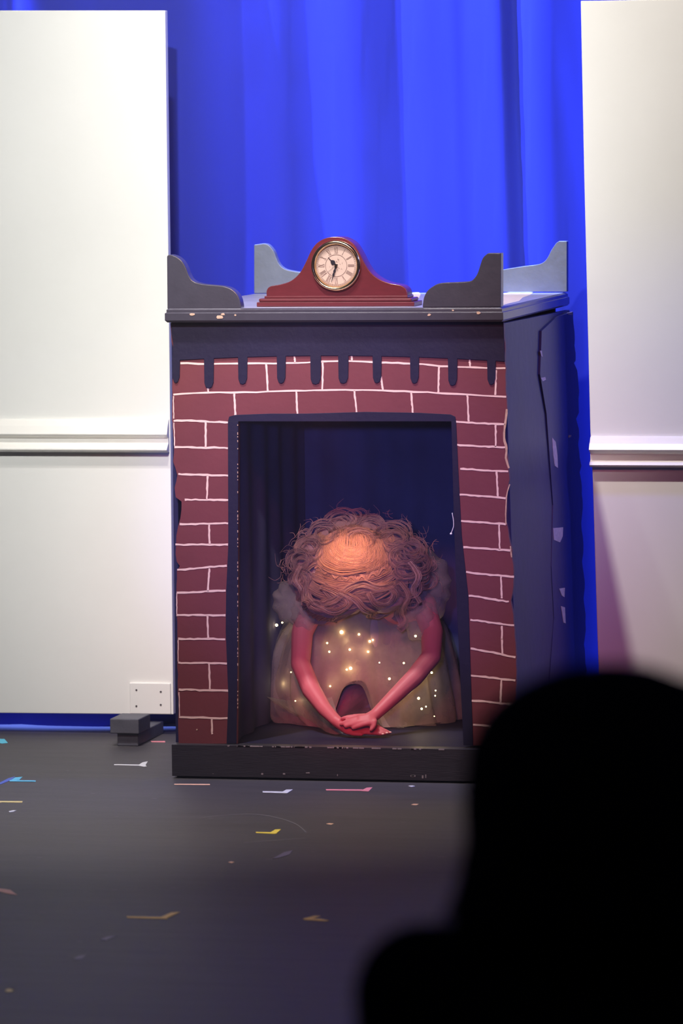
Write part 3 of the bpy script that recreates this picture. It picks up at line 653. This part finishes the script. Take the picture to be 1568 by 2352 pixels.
# sweeping locks below the band
lock([(905, 1318), (870, 1338), (820, 1350), (770, 1372), (735, 1395), (715, 1408)], 12, 60, mis=(0, 0, 1, 2))
lock([(905, 1340), (870, 1345), (835, 1358), (850, 1378), (885, 1385), (905, 1372)], 10, 50, mis=(2, 0, 0))
lock([(700, 1320), (712, 1345), (745, 1362), (800, 1352), (850, 1340)], 12, 60, mis=(0, 0, 1))
lock([(696, 1338), (700, 1368), (722, 1398), (758, 1415), (800, 1400), (840, 1372)], 12, 60, mis=(0, 1, 1))
lock([(800, 1360), (830, 1372), (850, 1395), (880, 1405), (905, 1385), (900, 1355)], 10, 60, mis=(0, 1))
lock([(845, 1345), (880, 1352), (910, 1342), (925, 1322)], 9, 40, mis=(2, 2, 0))
lock([(725, 1290), (705, 1300), (692, 1320), (700, 1342), (715, 1350)], 9, 45, mis=(2, 0))
lock([(735, 1262), (735, 1285), (752, 1302), (790, 1312), (840, 1305)], 10, 50, mis=(0, 2))
lock([(905, 1290), (925, 1320), (925, 1355), (908, 1385), (915, 1410), (905, 1425)], 9, 50, mis=(0, 1))
lock([(760, 1378), (742, 1398), (720, 1420), (700, 1430)], 12, 40, mis=(0, 1, 1))
lock([(815, 1375), (800, 1395), (760, 1412), (735, 1430)], 10, 40, mis=(0, 1))
lock([(742, 1345), (768, 1368), (800, 1385), (835, 1380)], 12, 40, mis=(0, 1, 1), lift=(.006, .018))
lock([(905, 1342), (880, 1360), (850, 1372), (815, 1368)], 11, 40, mis=(0, 0, 1), lift=(.006, .018))
lock([(760, 1398), (790, 1378), (815, 1360), (850, 1352)], 11, 40, mis=(0, 1), lift=(.004, .016))
lock([(905, 1350), (925, 1385), (918, 1412), (928, 1436), (916, 1448)], 9, 34, mis=(1, 0), lift=(0, .02))
lock([(690, 1350), (690, 1385), (708, 1412), (735, 1424), (760, 1418)], 10, 34, mis=(1, 0), lift=(0, .02))
lock([(860, 1380), (880, 1400), (868, 1414), (850, 1404)], 7, 26, mis=(1, 0), lift=(.004, .02))
for ctrl, w_ in (([(735, 1348), (770, 1362), (800, 1385), (770, 1405), (735, 1395)], 5), ([(905, 1345), (870, 1352), (835, 1340), (800, 1352), (770, 1378), (742, 1388)], 5), ([(845, 1362), (862, 1388), (892, 1392), (908, 1368), (895, 1348)], 5),
                 ([(705, 1335), (700, 1365), (716, 1392), (745, 1404), (772, 1424)], 5), ([(918, 1338), (938, 1368), (924, 1398), (930, 1424), (915, 1440)], 5), ([(780, 1360), (815, 1378), (838, 1402), (868, 1412), (892, 1400)], 5), ([(690, 1300), (678, 1330), (692, 1360), (684, 1390)], 4), ([(940, 1290), (962, 1322), (950, 1356), (966, 1384)], 4)):
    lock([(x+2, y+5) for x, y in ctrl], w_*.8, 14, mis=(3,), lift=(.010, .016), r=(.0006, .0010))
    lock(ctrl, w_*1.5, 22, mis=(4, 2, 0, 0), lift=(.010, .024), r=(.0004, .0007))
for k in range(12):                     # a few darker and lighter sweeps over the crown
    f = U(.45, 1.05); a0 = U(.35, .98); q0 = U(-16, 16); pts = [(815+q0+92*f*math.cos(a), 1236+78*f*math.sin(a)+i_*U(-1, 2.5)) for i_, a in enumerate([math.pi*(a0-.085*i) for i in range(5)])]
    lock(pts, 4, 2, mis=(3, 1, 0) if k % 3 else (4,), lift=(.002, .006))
# big loose curls round the outline
def curl(cx_, cy2, rad, turns, ang, count, w_=3, mis=(1, 1, 0), sq=.85):
    cx0, cy0 = cx_, cy2
    for k in range(int(count*2.4)):
        if k % 9 == 0: cx_ = cx0+U(-9, 9); cy2 = cy0+U(-8, 8); tl = U(-.6, .6); rs = U(.6, 1.12); sq = U(.6, 1)
        rr = rad*rs+U(-w_, w_); ph = ang+tl+U(-.2, .2); pts = []
        m = int(8*turns)+2
        for i in range(m):
            t = i/(m-1); a = ph+t*turns*6.283; r_ = rr*(1-.35*t); pts.append((cx_+U(-.7, .7)+r_*math.cos(a), cy2+r_*math.sin(a)*sq))
        strand(pts, U(.0003, .0007), random.choice(mis), U(0, .022), 3)
for (x, y, r_, t, a, c) in ((784, 1200, 34, .7, 3.2, 34), (858, 1212, 34, .75, 3.4, 40), (905, 1235, 38, .8, 3.9, 44), (742, 1228, 34, .7, 3.0, 34), (712, 1258, 32, .8, 2.8, 36), (690, 1290, 30, .8, 2.4, 30),
                            (945, 1262, 32, .8, 4.2, 36), (965, 1295, 28, .8, 4.6, 30), (975, 1330, 24, .8, 5, 24), (925, 1270, 40, .7, 1.0, 30), (690, 1330, 26, .8, 2.2, 26), (720, 1400, 24, .8, 1.8, 20),
                            (935, 1345, 34, .8, 5.2, 30), (950, 1385, 28, .7, .2, 24), (930, 1310, 30, .9, .5, 30), (830, 1235, 40, .5, 3.6, 24), (700, 1225, 18, .8, 2.8, 10), (985, 1300, 14, .8, 5, 10), (820, 1186, 20, .7, 3.5, 8)):
    curl(x, y, r_, t, a, c)
for k in range(150):                      # stray wisps
    a = U(math.pi*.92, math.pi*2.08); r_ = U(.86, 1.06); x = 824+172*r_*math.cos(a); y = 1312+138*r_*math.sin(a)
    t = a+math.pi/2*random.choice((-1, 1)); L = U(14, 34); b = U(-1, 1)
    strand([(x, y), (x+L*.4*math.cos(t), y+L*.4*math.sin(t)), (x+L*.8*math.cos(t+b), y+L*.8*math.sin(t+b)), (x+L*math.cos(t+2*b), y+L*math.sin(t+2*b))], U(.0004, .0007), random.choice((0, 1)), U(-.02, .02), 4)
hc_ = HB.build('hair_curls', mh, girl, smooth=True)
hc_['label'] = 'loose curls lit orange at the crown'

# dress
m_slip = mat('pale_gold_slip', (.38, .28, .24), .8, var=.25, vscale=18)
m_tul = mat_tulle('ivory_tulle', (.62, .56, .50), .36, .14)
m_tul2 = mat_tulle('ivory_tulle_dense', (.50, .42, .34), .50, .2)
m_bulb = mat('warm_fairy_light', (1, .8, .4), .4, emit=(1, .72, .32), estr=14)
Cx = .30
rowsL = [(1385, 700, 985), (1420, 668, 1010), (1460, 645, 1026), (1510, 630, 1038), (1560, 622, 1050), (1600, 622, 1056), (1640, 640, 1060), (1672, 668, 1060)]
def shell(name, rows, Yc, ry, m_, amp, nf, archw, grow=0, seed=0):
    vs = []; fs = []; N_ = 120; nr = len(rows)
    for j, (y, xl, xr) in enumerate(rows):
        yc_ = Yc; t = j/(nr-1)
        a = P(xl-grow, y, yc_); b = P(xr+grow, y, yc_); c = (a+b)/2; hx = (b.x-a.x)/2
        for i in range(N_):
            th_ = 2*math.pi*i/N_; k = amp*(.25+.75*t)*(math.sin(nf*th_+seed)+.5*math.sin(nf*1.7*th_+2+seed))
            rr = 1+k; X = c.x+hx*rr*math.cos(th_); Y_ = yc_+ry*(.55+.45*t)*rr*math.sin(th_); Z = a.z+(b.z-a.z)*(X-a.x)/(b.x-a.x)
            front = max(0, -math.sin(th_))**2
            if archw: Z += t**1.3*.165*front/(1+((X-P(818, 1600, .45).x)/archw)**6)
            nn = Vector((X*11, Y_*11, Z*6+seed)); X += .016*noise.noise(nn); Y_ += .022*noise.noise(nn+Vector((9, 3, 1))); Z += .010*noise.noise(nn+Vector((2, 7, 5)))
            vs.append((X, Y_, max(.1005, Z)))
    for j in range(nr-1):
        for i in range(N_): fs.append((j*N_+i, (j+1)*N_+i, (j+1)*N_+(i+1) % N_, j*N_+(i+1) % N_))
    top = len(vs); vs.append(tuple(sum((Vector(v) for v in vs[:N_]), Vector())/N_+Vector((0, 0, .01))))
    for i in range(N_): fs.append((top, i, (i+1) % N_))
    me = bpy.data.meshes.new(name); me.from_pydata(vs, [], fs); o = newobj(name, me, m_, girl, True)
    s = o.modifiers.new('sub', 'SUBSURF'); s.levels = 1; s.render_levels = 1
    return o
slip = shell('dress_slip', [(1350, 760, 930), (1375, 735, 960), (1410, 705, 985), (1450, 682, 1000), (1500, 662, 1012), (1550, 655, 1022), (1600, 655, 1028), (1640, 668, 1030), (1668, 690, 1032)], .68, .255, m_slip, .02, 13, .058)
skirt = shell('tulle_skirt', [(1345, 745, 945), (1375, 715, 975)]+rowsL, .68, .275, m_tul2, .05, 17, .054, 0, 1)
outer = shell('tulle_overskirt', [(1400, 690, 990), (1440, 632, 1030), (1490, 614, 1040), (1540, 603, 1048), (1590, 600, 1056), (1630, 606, 1060), (1655, 625, 1062)], .72, .30, m_tul, .045, 11, 0, 0, 3)
outer['label'] = 'sheer outer tulle layer'
# spilled hem corner at lower left
mb = MB(); hem = []
for i in range(13):
    t = i/12; x = 600+t*190
    a = P(612+t*150, 1600+10*math.sin(t*3), .40); y = 1668+12*math.sin(t*5)+(14 if .4 < t < .55 else 0); b = PZ(668+t*120, min(1688, 1640+42*min(1, t*1.6)+5*math.sin(t*9)), .101)
    hem.append((a, b))
for (a, b), (c, d) in zip(hem[:-1], hem[1:]): mb.add([a, b, d, c], [[0, 1, 2, 3]])
mb.build('trailing_hem', m_tul, girl, smooth=True)
# shoulder frills
def sleeve(c, r, seed):
    mb = MB(); mb.ball(c, r, nu=40, nv=24); o = mb.build('sheer_sleeve', m_tul, girl, smooth=True)
    for v in o.data.vertices:
        d = v.co-c; a = math.atan2(d.x, d.z); v.co += d*(.07*math.sin(9*a+seed)+.10*noise.noise(v.co*16))
    return o
sleeve(hp(672, 1380, .50), (.058, .06, .068), 0); sleeve(hp(985, 1345, .52), (.062, .07, .105), 2)
sleeve(hp(700, 1405, .47), (.040, .045, .062), 1); sleeve(hp(962, 1420, .47), (.044, .045, .07), 1)
BUL = [(784, 1452, 6), (824, 1457, 3.4), (849, 1473, 3.6), (856, 1470, 3), (751, 1477, 3.2), (803, 1492, 3.6), (756, 1497, 3.4), (845, 1497, 3.2), (805, 1535, 5), (796, 1538, 3.2), (894, 1559, 4), (871, 1522, 2.2), (927, 1523, 3),
       (954, 1461, 4), (944, 1389, 6.5), (635, 1436, 4.6), (648, 1430, 3), (668, 1544, 2.4), (758, 1576, 3), (678, 1610, 2.4), (991, 1545, 3.4), (1000, 1586, 2.4), (999, 1598, 2.4), (961, 1604, 4.2), (968, 1628, 3.4), (978, 1623, 2.4),
       (997, 1645, 1.6), (879, 1407, 3.4), (845, 1404, 2.6)]
def skirtY(x, y):
    t = min(1, max(0, (y-1400)/250)); cxp = 838; u = min(.98, abs(x-cxp)/215)
    return .68-.27*(.6+.4*t)*math.sqrt(1-u*u)-.012
for i, (x, y, r_) in enumerate(BUL):
    Y_ = min(skirtY(x, y), .62); c = P(x, y, Y_); mb = MB(); mb.ball(c, r_/800*.72, nu=10, nv=7); mb.build('fairy_light', m_bulb, skirt, smooth=True)
for (x, y, p) in ((790, 1470, .030), (840, 1490, .035), (800, 1535, .035), (944, 1400, .03), (960, 1610, .07), (1005, 1560, .07), (640, 1440, .02), (650, 1570, .03), (1010, 1470, .03), (690, 1610, .015), (885, 1550, .03), (760, 1560, .02)):
    l = bpy.data.lights.new('fairy_glow', 'POINT'); l.energy = p; l.color = (1, .76, .42); l.shadow_soft_size = .01
    o = bpy.data.objects.new('fairy_glow', l); COL.objects.link(o); o.location = P(x, y, skirtY(x, y)-.028)

# ------------------------------------------------------------------ person seated in the audience, back to the camera
aud = thing('person', (2.72, -9.2, .10), 'dark out-of-focus head and shoulders of a seated person in the near right foreground', 'person')
YA = -9.25
def A_(x, y, dy=0): return P(x, y, YA+dy)
mb = MB()
hd = A_(1392, 1840); mb.ball(hd, (.088, .105, .125), nu=20, nv=14)
mb.ball(hd+Vector((0, .05, -.07)), (.06, .07, .06)); mb.limb([(hd+Vector((0, .10, -.01)), .010), (hd+Vector((0, .118, -.03)), .012)])
for sx in (-1, 1): mb.ball(hd+Vector((sx*.088, 0, -.01)), (.010, .018, .030))
nb = hd+Vector((0, 0, -.135)); hip = hd+Vector((0, -.04, -.80)); hip.z = .60
mb.limb([(hd+Vector((0, 0, -.08)), .055), (nb+Vector((0, 0, .02)), .058)]); 
ch = nb+Vector((0, 0, -.14)); mb.limb([(ch, .12), (hip, .125)])
for sx in (-1, 1):
    sh = nb+Vector((sx*.172, 0, -.052)); mb.limb([(nb+Vector((0, 0, -.02)), .055), (sh, .062)]); mb.limb([(ch, .10), (sh, .06)])
    el = sh+Vector((sx*.05, .04, -.28)); wr = el+Vector((-sx*.10, .22, -.02)); mb.limb([(sh, .055), (el, .042), (wr, .028), (wr+Vector((-sx*.04, .07, -.01)), .026)])
    for k in range(4): mb.limb([(wr+Vector((-sx*.04+(k-1.5)*.018, .08, -.01)), .010), (wr+Vector((-sx*.05+(k-1.5)*.018, .14, -.03)), .008)])
    kn = hip+Vector((sx*.11, .42, .02)); ft = Vector((kn.x, kn.y+.02, .165)); mb.limb([(hip+Vector((sx*.08, 0, 0)), .09), (kn, .062)]); mb.limb([(kn, .058), (ft, .04)]); mb.limb([(ft, .042), (ft+Vector((0, .16, -.02)), .036)])
ab = mb.build('body', m_audience, aud); voxel(ab, .012, 3)
mb = MB()
for (x, y, rx, ry, rz, dy) in ((1392, 1760, .138, .15, .10, 0), (1250, 1745, .055, .10, .062, 0), (1150, 1790, .033, .09, .055, 0), (1400, 1850, .145, .13, .12, -.02), (1180, 1910, .046, .09, .07, 0), (1175, 2010, .052, .09, .06, 0), (1165, 2090, .055, .09, .05, 0), (1260, 2010, .08, .09, .09, 0), (1390, 2020, .135, .10, .10, -.04),
                           (1560, 1800, .075, .11, .10, 0), (1590, 1950, .08, .10, .12, 0), (1560, 2050, .08, .09, .09, 0), (1370, 1660, .070, .10, .050, 0), (1480, 1690, .07, .10, .05, 0), (1250, 1690, .045, .08, .045, 0)):
    mb.ball(A_(x, y, dy), (rx*.97, ry, rz*.97))
ha = mb.build('hair', m_ahair, aud); voxel(ha, .010, 5)
mb = MB()
for pts in ([(1275, 1600), (1273, 1580), (1278, 1568)], [(1285, 1600), (1288, 1578), (1292, 1566)], [(1060, 1990), (1045, 2050), (1020, 2105), (1008, 2140)], [(1070, 1990), (1052, 2060), (1028, 2110)]):
    mb = MB(); mb.tube([A_(x, y) for x, y in path2(pts, 4)], .0018, 6); mb.build('loose_strand', m_ahair, aud)
# clothing over the torso
mb = MB(); mb.limb([(ch, .128), (hip, .135)])
for sx in (-1, 1):
    sh = nb+Vector((sx*.172, 0, -.052)); mb.limb([(nb+Vector((sx*.03, 0, -.035)), .058), (sh, .071)]); mb.limb([(ch, .105), (sh, .067)])
    el = sh+Vector((sx*.05, .04, -.28)); mb.limb([(sh, .064), (el, .052)])
sw = mb.build('dark_top', m_audience, aud); voxel(sw, .012, 4)
seat = thing('theatre_seat', (hip.x, hip.y, .1), 'dark theatre seat under the foreground spectator', 'seat')
mb = MB(); mb.box((hip.x-.26, hip.y-.16, .38), (hip.x+.26, hip.y+.34, .475)); mb.build('seat_cushion', m_seat, seat, bevel=.02)
mb = MB(); mb.box((hip.x-.26, hip.y-.24, .42), (hip.x+.26, hip.y-.165, .98)); mb.build('backrest', m_seat, seat, bevel=.02)
for sx in (-1, 1):
    mb = MB(); mb.box((hip.x+sx*.20-.02, hip.y-.14, .1), (hip.x+sx*.20+.02, hip.y+.25, .385)); mb.build('leg', m_seat, seat, bevel=.004)

# ------------------------------------------------------------------ thin haze over the stage
mb = MB(); mb.box((-2.6, -2.8, .02), (3.2, -.06, 3.2)); hz = mb.build('stage_haze', [])
m = bpy.data.materials.new('stage_haze'); m.use_nodes = True; nt = m.node_tree; nt.nodes.clear()
out = nt.nodes.new('ShaderNodeOutputMaterial'); vs_ = nt.nodes.new('ShaderNodeVolumeScatter'); vs_.inputs['Density'].default_value = .015; vs_.inputs['Color'].default_value = (.8, .85, 1, 1)
nt.links.new(vs_.outputs[0], out.inputs['Volume']); hz.data.materials.append(m)
hz['kind'] = 'stuff'; hz['label'] = 'thin bluish stage haze hanging in front of the fireplace'; hz['category'] = 'haze'
